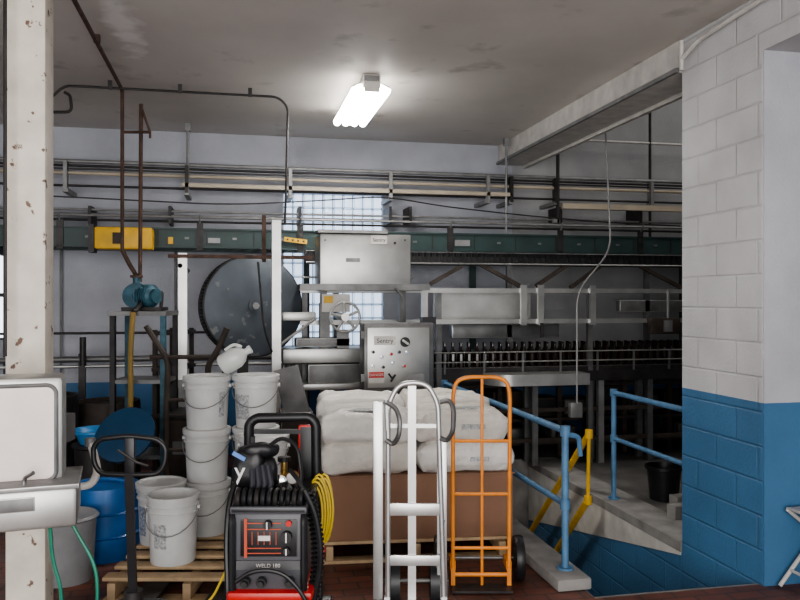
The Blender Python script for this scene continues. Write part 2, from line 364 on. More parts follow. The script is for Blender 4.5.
# ---------------- green conveyor
o=O('overhead_roller_conveyor'); x0,x1=-2.8,7.8; zt,zb=2.34,2.15
for Y in (7.74,8.28): 
    o.b2(x0,x1,Y,Y+.04,zb,zt,M_green); o.b2(x0,x1,Y-.02,Y+.06,zt-.015,zt,M_green); o.b2(x0,x1,Y-.02,Y+.06,zb,zb+.015,M_green)
x=x0
while x<x1:
    o.cyl((x,7.78,zt-.04),(x,8.28,zt-.04),.025,M_steeld,8); x+=.12
x=x0+.1
while x<x1:
    o.b2(x-.02,x+.02,7.73,7.74,2.235,2.255,M_steeld); o.b2(x+.18,x+.19,7.735,7.74,2.17,2.32,M_dark); x+=.45
for px in (60,200,300,450,560,640):
    v=PY(px,240,7.74); o.b2(v.x-.03,v.x+.03,7.72,7.74,zb-.02,zt+.06,M_dark)
    o.tube([(v.x,7.72,zt+.05),(v.x,7.66,zt+.12)],.008,M_galv)
o.cyl((x0,7.69,zt+.10),(x1,7.69,zt+.10),.009,M_galv,8)
for xx in (-2.2,.75,2.6,5.2): o.b2(xx-.03,xx+.03,8.3,8.36,0,zb,M_green); o.b2(xx-.03,xx+.03,7.76,8.36,zb-.07,zb,M_green)
o.yb(168,237,173,244,7.72,.02,M_yel); o.yb(208,238,220,243,7.72,.02,M_galv)
o.yb(455,240,470,246,7.72,.02,M_galv)
a=PY(284,239,7.7); b=PY(307,242,7.7)
o.box((a+b)/2,((b-a).length,.01,.045),M_yel,rot=Matrix.Rotation(.12,4,'Y'))
for k in range(4): p=a.lerp(b,.15+.23*k); o.cyl(p-Vector((0,.008,0)),p-Vector((0,.004,0)),.010,M_black,8)
o.done()
o=O('conveyor_drive_guard'); o.yb(94,227,152,249,7.5,.22,M_yel,.015); o.yb(112,232,121,244,7.49,.02,M_dkbr,.003); o.yb(88,224,94,252,7.55,.15,M_dark)
o.done()
BOT=[(0,0),(.030,0),(.031,.01),(.031,.13),(.026,.155),(.014,.18),(.0125,.225),(.014,.226),(.014,.238),(0,.238)]
o=O('bottle_transfer_conveyor'); Y=7.5; X0=PY(306,255,Y).x; X1=7.6; zt=PY(550,254,Y).z
o.b2(X0,X1,Y,Y+.03,zt-.10,zt-.04,M_dark); o.b2(X0,X1,Y+.15,Y+.18,zt-.12,zt+.02,M_dark); o.b2(X0,X1,Y+.02,Y+.16,zt-.08,zt-.06,M_steeld)
o.cyl((X0,Y-.02,zt),(X1,Y-.02,zt),.006,M_steeld,8); o.cyl((X0,Y-.02,zt-.11),(X1,Y-.02,zt-.11),.009,M_steel,8)
x=X0+.04
while x<X1:
    o.b2(x-.018,x+.018,Y+.06,Y+.12,zt-.06,zt+.01,M_black); o.b2(x-.01,x+.01,Y-.015,Y,zt-.1,zt,M_black); x+=.062
zl=zt-.11
for pa,pb in (((430,284),(462,266)),((480,264),(520,286)),((566,266),(536,286)),((640,266),(682,288)),((600,266),(570,288))):
    o.bar(PY(*pa,Y),PY(*pb,Y),.03,.04,M_dkbr)
for xx in (X0+.3,2.75,4.3,6.2): o.b2(xx-.025,xx+.025,Y+.05,Y+.1,0,zl,M_steeld)
o.done()
o=O('stainless_guide_frame'); Y=7.25
z1=PY(540,291,Y).z; z2=PY(540,321,Y).z; X0=PY(300,290,Y).x; X1=7.4
o.b2(X0,X1,Y,Y+.03,z1-.02,z1+.025,M_steel); o.b2(X0,X1,Y,Y+.03,z2-.025,z2+.02,M_steel)
o.b2(X0,X1,Y+.4,Y+.43,z1-.02,z1+.02,M_steeld); o.b2(X0,X1,Y+.01,Y+.40,z2-.02,z2-.012,M_steeld)
o.b2(PY(440,290,Y).x,PY(540,290,Y).x,Y+.25,Y+.26,z2,z1,M_steel)
for px in (424,523,540,592):
    v=PY(px,300,Y); o.b2(v.x-.03,v.x+.03,Y-.03,Y,z2-.04,z1+.06,M_steel)
for px in (305,440,592): v=PY(px,300,Y); o.b2(v.x-.025,v.x+.025,Y+.03,Y+.08,0,z1,M_steeld)
o.cyl((X0,Y-.05,z1+.12),(PY(412,290,Y).x,Y-.05,z1+.12),.008,M_steel,8)
v=PY(540,330,Y); o.box((v.x,Y-.05,v.z),(.03,.03,.14),M_dark)
o.yb(452,324,560,338,Y+.3,.1,M_steeld,.01); o.yb(620,300,700,312,Y+.3,.1,M_steeld,.01)
o.done()

o=O('bottle_conveyor'); Y=7.3; zt=PY(560,366,Y).z; X0=PY(434,360,Y).x; X1=7.4
o.b2(X0,X1,Y,Y+.26,zt-.03,zt,M_steeld); o.b2(X0,X1,Y-.015,Y,zt-.13,zt-.005,M_dark); o.b2(X0,X1,Y+.26,Y+.275,zt-.13,zt-.005,M_dark)
for k in (.055,.15):
    o.cyl((X0,Y-.03,zt+k),(X1,Y-.03,zt+k),.007,M_steel,8); o.cyl((X0,Y+.29,zt+k),(X1,Y+.29,zt+k),.009,M_steel,8)
x=X0+.1
while x<X1: o.b2(x-.01,x+.01,Y-.03,Y-.015,zt-.06,zt+.15,M_steeld); x+=.4
xa=PY(492,373,7.0).x; xb=PY(590,373,7.0).x
cx=xa+.22
pts=[(xb,7.28)]+[(xb,7.0)]+[(cx+.0-.22*math.sin(t),7.22-.22*math.cos(t)) for t in [k*math.pi/16 for k in range(9)]]+[(xa,7.28)]
bm=o.bm
lo=[bm.verts.new((x,y,zt-.16)) for x,y in pts]; hi=[bm.verts.new((x,y,zt-.05)) for x,y in pts]
fs=[bm.faces.new(lo[::-1]),bm.faces.new(hi)]+[bm.faces.new((lo[i],lo[(i+1)%len(lo)],hi[(i+1)%len(lo)],hi[i])) for i in range(len(lo))]
o._fin(fs,M_steel)
o.b2(xb,X1,Y-.03,Y-.016,zt-.15,zt-.05,M_dark)
for px in (445,535,601,650):
    v=PY(px,400,Y); o.b2(v.x-.03,v.x+.03,Y-.01,Y+.05,0,zt-.03,M_steel if px==601 else M_steeld); o.b2(v.x-.03,v.x+.03,Y+.2,Y+.26,0,zt-.03,M_steeld)
for zz in (.25,.55): o.b2(X0,X1,Y+.0,Y+.03,zz-.02,zz+.02,M_dkbr)
o.done()
o=O('beer_bottles')
for row in (0,1,2):
    x=X0+.04+row*.02
    while x<X1-.05:
        o.lathe(BOT,(x,Y+.05+row*.08,zt+.001),M_glassb,9); x+=.082
o.done()
o=O('steel_drip_tray_table'); Y=7.75
for px in (440,500,560,625,670,700): v=PY(px,400,Y); o.b2(v.x-.025,v.x+.025,Y,Y+.05,0,.78,M_dkbr)
xa=PY(436,400,Y).x; xb=6.2
for zz in (.76,.4,.15): o.b2(xa,xb,Y-.02,Y+.55,zz-.03,zz,M_dkbr)
for k in range(9):
    x=xa+.25+k*.4; o.b2(x,x+.34,Y+.1,Y+.4,.4,.4+.18+.14*random.random(),random.choice([M_dark,M_dkbr,M_steeld]),.02)
for k in range(6):
    x=xa+.3+k*.5; o.b2(x,x+.3,Y+.1,Y+.4,.15,.15+.14,random.choice([M_dark,M_steeld,M_card]),.02)
o.done()
o=O('junction_box'); o.yb(652,318,681,334,7.15,.10,M_dkbr,.01); o.yb(664,320,673,332,7.14,.02,M_galv,.003); o.cyl(PY(668,290,7.24),PY(668,320,7.2),.015,M_galv); o.done()
def bin_(name,px,py,d,r,h,m,rim=True):
    b=P(px,py,d); b.z=0
    o=O(name); o.lathe([(0,0),(r*.8,0),(r,h),(r+.015,h),(r+.015,h-.025),(r+.003,h-.03),(r-.01,h-.01),(r*.8-.01,.02),(0,.02)],b,m,28); return o.done()
bin_('waste_bin',664,520,6.45,.14,.28,M_black)
o=O('stacked_boards'); 
for i,(px,h) in enumerate(((676,.10),(678,.14))): v=P(px,520,5.9+i*.12); o.box((v.x+.1,v.y,.0+h/2),(.3,.1,h),M_conc,yaw=.1)
o.done()

# ---------------- bottle wheel
o=O('bottle_rotary_wheel')
c=PY(254,306,7.0); ax=Vector((.30,-1,.04)).normalized(); R=Vector((0,0,1)).rotation_difference(ax).to_matrix()
r=.455
o.lathe([(0,-.16),(r,-.16),(r,-.13),(r-.02,-.13),(r-.02,-.02),(r,-.02),(r,0),(r-.012,.006),(r-.02,.01),(.06,.02),(.06,.035),(0,.035)],c,M_galvw,96,R=R,ms=[M_dark]*7+[M_galvw]*4)
for k in range(96):
    t=2*math.pi*k/96
    a=c+R@Vector((math.cos(t)*(r-.006),math.sin(t)*(r-.006),-.15)); b=c+R@Vector((math.cos(t)*(r-.006),math.sin(t)*(r-.006),-.01)); o.cyl(a,b,.008,M_black,6)
for k in range(3):
    t=math.pi/4+k*math.pi*2/3; a=c+R@Vector((math.cos(t)*.28,math.sin(t)*.28,.014)); o.cyl(a,a+ax*.008,.010,M_steeld,8)
o.cyl(c-ax*.16,c-ax*.35,.05,M_dark); o.cyl(c,c+ax*.06,.03,M_steel)
bk=c-ax*.33; o.b2(bk.x-.05,bk.x+.05,bk.y-.0,bk.y+.1,0,bk.z+.08,M_dark); o.b2(bk.x-.3,bk.x+.3,bk.y-.2,bk.y+.3,0,.05,M_dark)
o.done()
o=O('machine_frame'); 
o.yb(178,253,187,388,6.75,.06,M_steel); o.yb(272,220,281,412,6.7,.07,M_steel); 
for px in (182,276): v=PY(px,380,6.73); o.b2(v.x-.03,v.x+.03,6.72,6.78,0,v.z,M_steeld)
a=PY(168,256,6.75); b=PY(312,252,6.75); o.bar(a,(b.x,6.75,a.z),.03,.03,M_rust)
a=PY(180,262,6.75); o.cyl((a.x,6.75,a.z-.03),(a.x,7.9,a.z-.03),.02,M_steeld)
o.yb(262,215,266,262,6.8,.03,M_rust)
o.tube([PY(258,262,6.55),PY(264,330,6.53),PY(272,352,6.6)],.009,M_dark,fil=.1)
o.tube([PY(281,344,6.7),PY(300,330,6.68),PY(316,318,6.7)],.012,M_steel)
o.yb(282,312,316,321,6.85,.05,M_steel,.01)
o.yb(283,349,366,363,6.9,.4,M_steel,.004); o.yb(308,364,363,387,6.95,.35,M_steeld,.01); o.yb(281,384,366,390,6.85,.4,M_steel,.004)
o.yb(296,338,350,347,7.0,.2,M_steeld,.01); o.yb(283,364,310,386,7.1,.2,M_steeld,.01)
for px in (290,350): v=PY(px,380,7.1); o.b2(v.x-.03,v.x+.03,7.05,7.11,0,v.z,M_steeld)
for k in range(4): 
    a=PY(286+k*5,372,7.0); o.b2(a.x-.01,a.x+.01,6.98,7.0,a.z-.1,a.z+.1,M_dark)
o.done()
o=O('wall_guard_rail'); Y=7.9
for py,r,m in ((333,.012,M_dark),(359,.03,M_steeld),(366,.016,M_steel)):
    zz=PY(110,py,Y).z; o.cyl((-2.8,Y,zz),(PY(290,350,Y).x,Y,zz),r,m,10)
for px in (20,82,160,225): v=PY(px,360,Y); o.b2(v.x-.03,v.x+.03,Y-.02,Y+.03,0,v.z+.06,M_dark)
v=PY(84,360,Y);o.cyl((v.x,Y-.06,v.z-.05),(v.x,Y-.06,v.z+.22),.03,M_dark)
for px in (60,175): v=PY(px,300,8.4); o.cyl((v.x,8.44,.9),(v.x,8.44,2.4),.012,M_galv,8)
o.done()

# ---------------- cabinets
o=O('stainless_machine_cabinet'); Y=6.9
o.yb(320,234,411,291,Y,.45,M_steel,.012); o.yb(318,230,388,233,Y-.02,.2,M_galv)
o.yb(371,235,387,244,Y-.006,.01,M_whitep); v=PY(379,240,Y-.008); o.text('Sentry',v,.045,M_black)
for px,py in ((325,285),(350,285),(378,285),(405,285),(325,240),(405,240)): v=PY(px,py,Y-.008); o.cyl(v,v+Vector((0,.02,0)),.007,M_dark,8)
o.yb(346,258,360,262,Y-.01,.02,M_steeld)
v=PY(395,243,Y-.01);o.cyl(v,v+Vector((0,.02,0)),.012,M_dark,10)
o.yb(300,284,430,290,Y-.02,.5,M_steeld); 
for px in (325,405): v=PY(px,300,Y+.1); o.b2(v.x-.03,v.x+.03,Y+.2,Y+.26,0,v.z+.1,M_steeld)
o.tube([PY(395,288,Y-.03),PY(404,298,Y-.05),PY(404,322,Y-.03)],.012,M_steeld,fil=.05)
o.done()
o=O('handwheel')
c=PY(345,317,6.75); ring=[c+Vector((.13*math.cos(t),0,.13*math.sin(t))) for t in [k*math.pi/14 for k in range(28)]]
o.tube(ring,.012,M_steel,closed=True)
for k in range(5):
    t=k*2*math.pi/5+.4; o.cyl(c,c+Vector((.13*math.cos(t),0,.13*math.sin(t))),.012,M_steel,8)
o.cyl(c-Vector((0,.03,0)),c+Vector((0,.45,0)),.035,M_steel); o.yb(322,294,350,312,7.0,.03,M_whitep); o.yb(337,330,349,350,7.0,.1,M_steeld)
o.yb(324,296,333,303,6.99,.02,M_yel); o.yb(320,303,330,352,7.05,.1,M_steeld)
o.done()
o=O('electrical_control_panel'); Y=6.45
o.yb(364,323,434,391,Y,.25,M_steeld,.01); o.yb(367,327,430,388,Y-.012,.02,M_steel,.006)
o.yb(374,336,396,345,Y-.016,.01,M_whitep); v=PY(385,341,Y-.018); o.text('Sentry',v,.055,M_black)
v=PY(405,342,Y-.02); o.cyl(v,v-Vector((0,.012,0)),.042,M_black,20); o.box(v-Vector((0,.02,0)),(.06,.03,.018),M_whitep,rot=Matrix.Rotation(.6,4,'Y'))
for px,py,m in ((373,352,M_black),(382,357,M_chrome),(391,354,M_red),(399,352,M_black),(407,352,M_chrome),(373,366,M_chrome),(383,367,M_black),(393,363,M_chrome),(404,366,M_red)):
    v=PY(px,py,Y-.02); o.cyl(v,v-Vector((0,.01,0)),.016,M_chrome,12); o.cyl(v-Vector((0,.01,0)),v-Vector((0,.03,0)),.012,m,12)
o.yb(369,372,384,378,Y-.016,.01,M_red); o.yb(369,378,384,383,Y-.016,.01,M_whitep); v=PY(376.5,375,Y-.018); o.text('DANGER',v,.03,M_whitep)
v=PY(392,377,Y-.018)
o.tube([v+Vector((-.03,0,.03)),v+Vector((0,0,-.01)),v+Vector((.03,0,.02)),v+Vector((-.01,0,-.04))],.009,M_black)
o.yb(408,374,424,386,Y-.016,.01,M_galv)
for py in (335,378): v=PY(362,py,Y); o.b2(v.x-.01,v.x+.02,Y-.01,Y+.03,v.z-.03,v.z+.03,M_steeld)
o.yb(375,391,388,410,Y+.1,.05,M_steeld); o.yb(414,391,427,410,Y+.1,.05,M_steeld)
for px in (381,420): v=PY(px,400,Y+.1); o.b2(v.x-.035,v.x+.035,Y+.1,Y+.15,0,v.z+.05,M_steeld)
v=PY(428,324,Y+.1); o.box(v+Vector((0,0,.03)),(.12,.1,.06),M_black)
o.done()
o=O('folded_sheet_metal_guard')
o.box(P(292,392,6.2),(.20,.02,.40),M_steeld,rot=Matrix.Rotation(-A,4,'Z')@Matrix.Rotation(-.25,4,'Y'))
v=P(296,410,6.22); o.b2(v.x-.12,v.x+.14,v.y,v.y+.3,0,v.z-.02,M_dkbr,.01); o.done()

# ---------------- pump + stand left
o=O('centrifugal_pump'); c=P(145,296,6.35)
o.lathe([(0,-.10),(.075,-.10),(.085,-.06),(.085,.08),(.06,.1),(.06,.13),(0,.13)],c,M_teal,20,axis=RT-FW*.5)
for k in range(7): 
    axd=(RT-FW*.5).normalized(); p=c+axd*(-.07+k*.023); o.lathe([(.084,-.004),(.095,-.004),(.095,.004),(.084,.004)],p,M_teal,20,axis=axd)
vc=c+RT*-.07; o.lathe([(0,-.04),(.10,-.04),(.11,0),(.10,.05),(.03,.06),(0,.06)],vc,M_teal,20,axis=-FW); o.cyl(vc+UP*.08,vc+UP*.17,.03,M_teal); o.lathe([(0,0),(.05,0),(.05,.02),(0,.02)],vc+UP*.15,M_rust,14)
o.tube([c+RT*.1,c+RT*.14+UP*.04,c+RT*.13-UP*.1],.015,M_dark,fil=.04)
o.box(c-UP*.105,(.32,.2,.028),M_dark,-A); ztp=c.z-.12; o.done()
o=O('pump_stand'); 
o.box((c.x,c.y,ztp-.02),(.46,.4,.035),M_steeld,-A)
for i in(-1,1):
    for j in(-1,1):
        p=c+RT*(.2*i)+FW*(.17*j); o.box((p.x,p.y,(ztp-.03)/2),(.04,.04,ztp-.03),M_dark if i*j>0 else M_teal,-A)
for zz in (1.0,.4):
    o.box((c.x,c.y,zz),(.42,.36,.03),M_steeld,-A)
o.done()
o=O('yellow_hose'); o.tube([P(133,312,6.1),P(130,350,6.08),P(131,400,6.08),P(128,440,6.1)]+[colz(P(128,440,6.1),.02)],.022,mat('mustard_hose',(.25,.17,.05),.6),fil=.2); o.tube([P(133,312,6.1),P(140,306,6.2),P(140,300,6.3)],.02,M_dark,fil=.1);o.done()

o=O('hand_truck'); d=5.75
for s,pts in ((0,[(146,326),(158,345),(168,360),(166,420)]),(1,[(227,328),(217,352),(208,364),(208,420)])):
    q=[P(x,y,d) for x,y in pts]; q.append(colz(q[-1],.12)); o.tube(q,.022,M_dkbr,fil=.12)
o.tube([P(150,357,d),P(213,357,d)],.016,M_dkbr)
for y in (400,450,490): o.tube([P(166,y,d),P(208,y,d)],.014,M_dkbr)
a=colz(P(166,420,d),.12); b=colz(P(208,420,d),.12)
o.cyl(a-RT*.06+FW*.08,b+RT*.06+FW*.08,.012,M_dark)
for p,s in ((a,-1),(b,1)): o.cyl(p+RT*s*.06+FW*.08,p+RT*s*.11+FW*.08,.12,M_black,24); o.bar(p,p+FW*.08,.03,.03,M_dark)
o.box((a+b)/2-FW*.1-UP*.105,(.4,.22,.01),M_dark,-A); o.done()
o=O('storage_rack'); d=6.7
for px in (155,176): 
    for k in (0,.5): q=P(px,330,d)+FW*k; o.box((q.x,q.y,(q.z)/2),(.035,.035,q.z),M_dkbr,-A)
q=P(166,330,d)+FW*.25
for zz in (.2,.65,1.05,q.z-.03): o.box((q.x,q.y,zz),(.24,.54,.03),M_dkbr,-A)
o.box((q.x,q.y,.8),(.18,.4,.26),M_dark,-A,.01); o.box((q.x,q.y,.36),(.18,.4,.28),M_steeld,-A,.01)
o.done()

def drum(name,px,d,r,h,m,z0=0):
    b=P(px,400,d); o=O(name)
    prof=[(0,0),(r*.96,0),(r,.03),(r,h*.32),(r+.012,h*.34),(r,h*.36),(r,h*.64),(r+.012,h*.66),(r,h*.68),(r,h-.03),(r*.97,h),(r*.9,h),(r*.9,h-.03),(0,h-.03)]
    o.lathe(prof,colz(b,z0),m,32); return o
o=drum('steel_drum',108,6.75,.27,.78,M_dkbr); o.done()
o=drum('steel_drum',40,6.3,.29,.88,M_dark); o.done()
o=drum('plastic_drum',106,5.05,.21,.46,M_bluep); b=P(106,400,5.05)
o.tube([colz(b,.46)+RT*(-.2),colz(b,.52)-FW*.1,colz(b,.46)+RT*.2],.012,M_bluep,fil=.1); o.done()
o=O('plastic_basin'); b=P(96,440,5.6); r=.155
zz=b.z-.02
o.lathe([(0,0),(r*.7,0),(r,.10),(r+.02,.10),(r+.02,.085),(r-.005,.09),(r*.7-.01,.01),(0,.01)],colz(b,zz),mat('bright_blue_plastic',(.03,.20,.45),.35),28); o.done()
o=O('grey_trash_barrel'); o.lathe([(0,0),(.12,0),(.15,zz-.03),(.165,zz-.02),(.165,zz-.002),(0,zz-.002)],colz(b,0.0),M_dark,24); o.done()
o=O('plastic_lid'); bb=P(126,436,5.4)
o.lathe([(0,0),(.2,0),(.21,.01),(.21,.03),(.19,.035),(0,.03)],bb,mat('dark_blue_plastic',(.01,.05,.11),.4),28,axis=(-.25,-.75,.6)); 
o.bar(colz(bb,0)+FW*.15,bb-UP*.02+FW*.05,.03,.03,M_dark); o.done()
o=O('tool_crate'); b=P(190,470,6.25); o.box(colz(b,.36),(.26,.4,.72),M_dkbr,-A,.02); o.box(colz(b,.74),(.30,.44,.04),M_dark,-A,.01)
o.box(colz(b,.5)-FW*.205,(.16,.01,.1),M_steeld,-A); o.done()
o=O('grey_waste_tub'); b=P(66,470,4.6); o.lathe([(0,0),(.15,0),(.17,.36),(.185,.37),(.17,.385),(.14,.37),(0,.36)],colz(b,0),mat('grey_plastic',(.25,.25,.26),.5),28); o.done()

# ---------------- pallet
def pallet(name,c,w,l,yaw):
    o=O(name); R=Matrix.Rotation(yaw,3,'Z'); c=Vector(c)
    def bx(x,y,z,sx,sy,sz): p=R@Vector((x,y,0)); o.box((c.x+p.x,c.y+p.y,z),(sx,sy,sz),M_wood,yaw,.003)
    for x in (-w/2+.05,0,w/2-.05): bx(x,0,.066,.045,l,.088)
    n=7
    for i in range(n): bx(0,-l/2+.05+i*(l-.1)/(n-1),.131,w,.095,.02)
    for i in range(3): bx(0,-l/2+.05+i*(l-.1)/2,.011,w,.095,.02)
    return o.done()
pallet('wooden_pallet',P(213,400,4.82),.92,1.2,-A)
pallet('wooden_pallet',P(407,400,5.45),1.2,1.1,-.10)

def bucket(px,d,z0,lid=True,h=.34,r=.143,label=None,name='plastic_bucket',handle=True):
    b=colz(P(px,400,d),z0); o=O(name); rb=r*.88
    H=h
    prof=[(0,0),(rb,0),(rb+.002,.01)]
    def rr(z): return rb+(r-rb)*z/H
    prof+=[(rr(H*.74),H*.74),(rr(H*.74)+.008,H*.745),(rr(H*.76)+.008,H*.765),(rr(H*.77),H*.77),(rr(H*.84),H*.84),(rr(H*.84)+.008,H*.845),(rr(H*.86)+.008,H*.86),(rr(H*.865),H*.865)]
    if lid: prof+=[(r,H-.035),(r+.010,H-.035),(r+.012,H-.004),(r+.005,H),(r-.01,H),(r-.014,H-.008),(0,H-.008)]
    else: prof+=[(r,H-.02),(r+.006,H-.02),(r+.006,H),(r-.004,H),(rb-.004,.01),(0,.01)]
    o.lathe(prof,b,M_white,36)
    if handle:
        pts=[b+RT*((r+.01)*math.cos(t))-FW*((r+.02)*math.sin(t))+UP*(H*.80-.13*math.sin(t)) for t in [k*math.pi/12 for k in range(13)]]
        o.tube(pts,.003,M_galv,seg=6)
        for s in(-1,1): q=b+RT*(s*(r))+UP*H*.8; o.cyl(q,q+RT*s*.015,.013,M_white,10)
    if label:
        w,zA,zB,m,off=label
        n=8; lo=[];hi=[]
        for k in range(n+1):
            t=off+(-w/2+w*k/n); 
            for L,zz in ((lo,zA),(hi,zB)):
                R_=rr(zz)+.0015; L.append(o.bm.verts.new(b+RT*(R_*math.sin(t))-FW*(R_*math.cos(t))+UP*zz))
        o._fin([o.bm.faces.new((lo[k],lo[k+1],hi[k+1],hi[k])) for k in range(n)],m)
    return o.done()
M_lab=mat('printed_label',(.40,.41,.42),.5,0,.5,70); M_labb=mat('blue_printed_label',(.30,.34,.42),.5,0,.6,60)
for i in range(3):
    bucket(207,5.07,.141+.34*i,label=(.35,.08,.24,M_lab,1.0) if i==2 else None,h=.34)
for i in range(3):
    bucket(256,5.12,.141+.34*i,label=(.9,.06,.22,M_lab,-.6) if i==2 else (.4,.05,.2,M_lab,-.9))
bucket(264,4.72,.141,h=.35); bucket(264,4.72,.491,h=.35,lid=True)
bucket(161,4.88,.141,h=.375,lid=True,handle=False,label=(.5,.06,.24,M_labb,-.7))
bucket(173,4.52,.141,h=.385,lid=False,label=(.6,.1,.24,M_lab,-.3))
o=O('plastic_jug'); b=colz(P(234,370,5.08),1.163)
ax=Vector((RT.x*.75,RT.y*.75,.45)).normalized()
o.lathe([(0,0),(.06,0),(.07,.02),(.07,.11),(.055,.15),(.022,.18),(.022,.205),(.028,.205),(.028,.22),(0,.22)],b-RT*.08+UP*.055,M_jug,20,axis=ax)
o.tube([b+UP*.16-RT*.06,b+UP*.20,b+RT*.05+UP*.18],.010,M_jug,fil=.04); o.done()

# ---------------- sack pallet
yaw=-.10; c=colz(P(407,400,5.45),0); R=Matrix.Rotation(yaw,3,'Z')
o=O('cardboard_carton'); o.box((c.x,c.y,.141+.20),(1.24,1.08,.40),M_card,yaw,.008)
o.box((c.x,c.y,.545),(1.26,1.10,.008),M_card,yaw)
q=c+R@Vector((-.05,-.545,0)); o.box((q.x,q.y,.34),(.006,.004,.38),M_dkbr,yaw)
o.done()
o=O('stacked_paper_sacks'); k=0
tint=[M_bag,mat('paper_sack_white',(.68,.66,.63),.5,0,.05,12,.8)]
for L,(zc,h) in enumerate(((.55+.10,.215),(.55+.285,.20))):
    for iy in range(2):
        for ix in range(2):
            q=c+R@Vector((-.31+ix*.61+random.uniform(-.012,.012),-.265+iy*.54+random.uniform(-.01,.01),0))
            zz_=zc+(.035 if (L==1 and iy==1) else 0)
            o.sack((q.x,q.y,zz_),(.615,.565,h),tint[(k+L)%2],yaw+random.uniform(-.02,.02),k,e=.16,ev=.22,ez=.75,amp=.024,fq=8); k+=1
for dx,L,w,h in ((.40,0,.12,.025),(.36,1,.15,.03)):
    q=c+R@Vector((dx,-.556,0)); o.box((q.x,q.y,(.64,.845)[L]),(w,.016,h),M_lab,yaw)
for dx,dy in ((-.36,-.38),(.38,-.36)):
    q=c+R@Vector((dx,dy,0)); o.box((q.x,q.y,.94),(.20,.10,.006),M_lab,yaw)
o.done()

# ---------------- silver hand truck
o=O('aluminium_hand_truck'); d=4.12
def Q(x,y,dd=0): return P(x,y,d+dd)
o.tube([Q(388,600),Q(388,405),Q(398,385),Q(414,382),Q(428,385),Q(438,403),Q(444,600)],.014,M_alu,fil=.05,seg=10)
o.tube([Q(388,430),Q(387,400)],.016,M_alu)
for x0,x1 in ((373,383),(437,447)):
    o.fb(x0,402 if x0<400 else 440,x1,600,d+.02,.03,M_alu,.004)
o.tube([Q(378,600,.1),Q(378,405,.1),Q(386,402,.05)],.008,M_alu)
for s,pp in ((0,[(386,402),(396,408),(400,420),(399,436),(393,445),(386,440)]),(1,[(440,402),(450,400),(454,410),(453,432),(447,441),(440,438)])):
    q=[P(x,y,d-.05*(1 if 1<i<4 else .3)) for i,(x,y) in enumerate(pp)]
    o.tube(q,.013,M_steeld,fil=.03)
o.fb(408,386,416,600,d+.005,.012,M_alu)
for y0,y1 in ((504,516),(556,566)): o.fb(388,y0,440,y1,d-.01,.02,M_alu,.003)
o.fb(388,424,440,428,d+.0,.02,M_alu)
for x in (389,443):
    o.tube([Q(x,520,.02),Q(x-3,548,.15),Q(x+4,575,.18),Q(x+3,604,.1)],.012,M_steeld,fil=.2)
bx=colz(Q(387,600),0); bb=colz(Q(444,600),0); ct=(bx+bb)/2
o.box(colz(ct-FW*.10,.02),(.36,.22,.012),M_alu,-A); o.cyl(bx+UP*.12+FW*.12-RT*.03,bb+UP*.12+FW*.12+RT*.03,.01,M_steeld)
for p,s in ((bx,1),(bb,-1)): o.cyl(p+UP*.12+FW*.12+RT*s*.02,p+UP*.12+FW*.12+RT*s*.07,.12,M_black,28); o.bar(p+UP*.12,p+UP*.12+FW*.12,.02,.03,M_alu)
for p in (bx,bb): o.bar(p+UP*.02,p+UP*.08,.03,.03,M_alu)
o.done()
o=O('orange_hand_truck'); d=4.45
o.tube([Q(453,570),Q(453,395),Q(456,381),Q(468,377),Q(496,377),Q(507,381),Q(510,395),Q(509,570)],.012,M_or,fil=.04,seg=10)
for y in (441,494,548): o.tube([Q(453,y),Q(509,y)],.010,M_or)
o.tube([Q(482,378),Q(482,590)],.009,M_or)
bx=colz(Q(453,600),0); bb=colz(Q(509,600),0)
for p in (bx,bb): o.bar(p+UP*.02,colz(p,Q(0,568).z),.024,.024,M_or); o.bar(p+UP*.13,p+UP*.13+FW*.14,.03,.05,M_or)
o.tube([bx+UP*.08,bb+UP*.08],.012,M_or)
o.box(colz((bx+bb)/2-FW*.04,.015),(.34,.12,.012),M_dark,-A)
o.cyl(bx+UP*.13+FW*.14-RT*.09,bb+UP*.13+FW*.14+RT*.10,.010,M_steeld)
for p,s in ((bx,-1),(bb,1)):
    w=p+UP*.13+FW*.14+RT*s*.045
    o.lathe([(0,0),(.05,0),(.06,.01),(.09,.005),(.125,.005),(.13,.02),(.13,.04),(.125,.055),(.09,.055),(.06,.05),(.05,.06),(0,.06)],w,M_black,28,axis=RT*s,ms=[M_dark,M_dark,M_dark]+[M_black]*5+[M_dark]*3)
o.done()

# ---------------- blue railings
def rail(name,X,y0,y1,zt,zm,posts,zbase=0,ext=None):
    o=O(name); r=.021
    o.tube([(X,y0,zbase),(X,y0,zt),(X,y1,zt)],r,M_blue,fil=.05,seg=10) if not ext else o.tube([(X,y0,zt),(X,y1,zt)],r,M_blue,seg=10)
    o.cyl((X,y0,zm),(X,y1,zm),r*.9,M_blue,10)
    for y in posts: 
        o.cyl((X,y,zbase),(X,y,zt),r,M_blue,12); o.lathe([(0,0),(.05,0),(.05,.012),(0,.012)],(X,y,zbase),M_blue,12)
        for zz in (zt,zm): o.lathe([(0,-.03),(.03,-.03),(.03,.03),(0,.03)],(X,y,zz),M_blue,12)
    return o
o=rail('safety_railing',XR+.1,5.95,4.80,.88,.50,(5.95,),.001); o.done()
o=rail('safety_railing',1.90,4.27,6.95,.88,.45,(4.27,6.95),.071,ext=True)
o.tube([(1.90,4.27,.86),(2.0,4.30,.84),(2.02,4.32,.72)],.015,M_blue,fil=.03); o.done()
o=O('stair_handrail'); X=2.86
p0=PX(589,434,X); p1=PX(526,540,X); r0=PX(588,500,X); r1=PX(551,560,X)
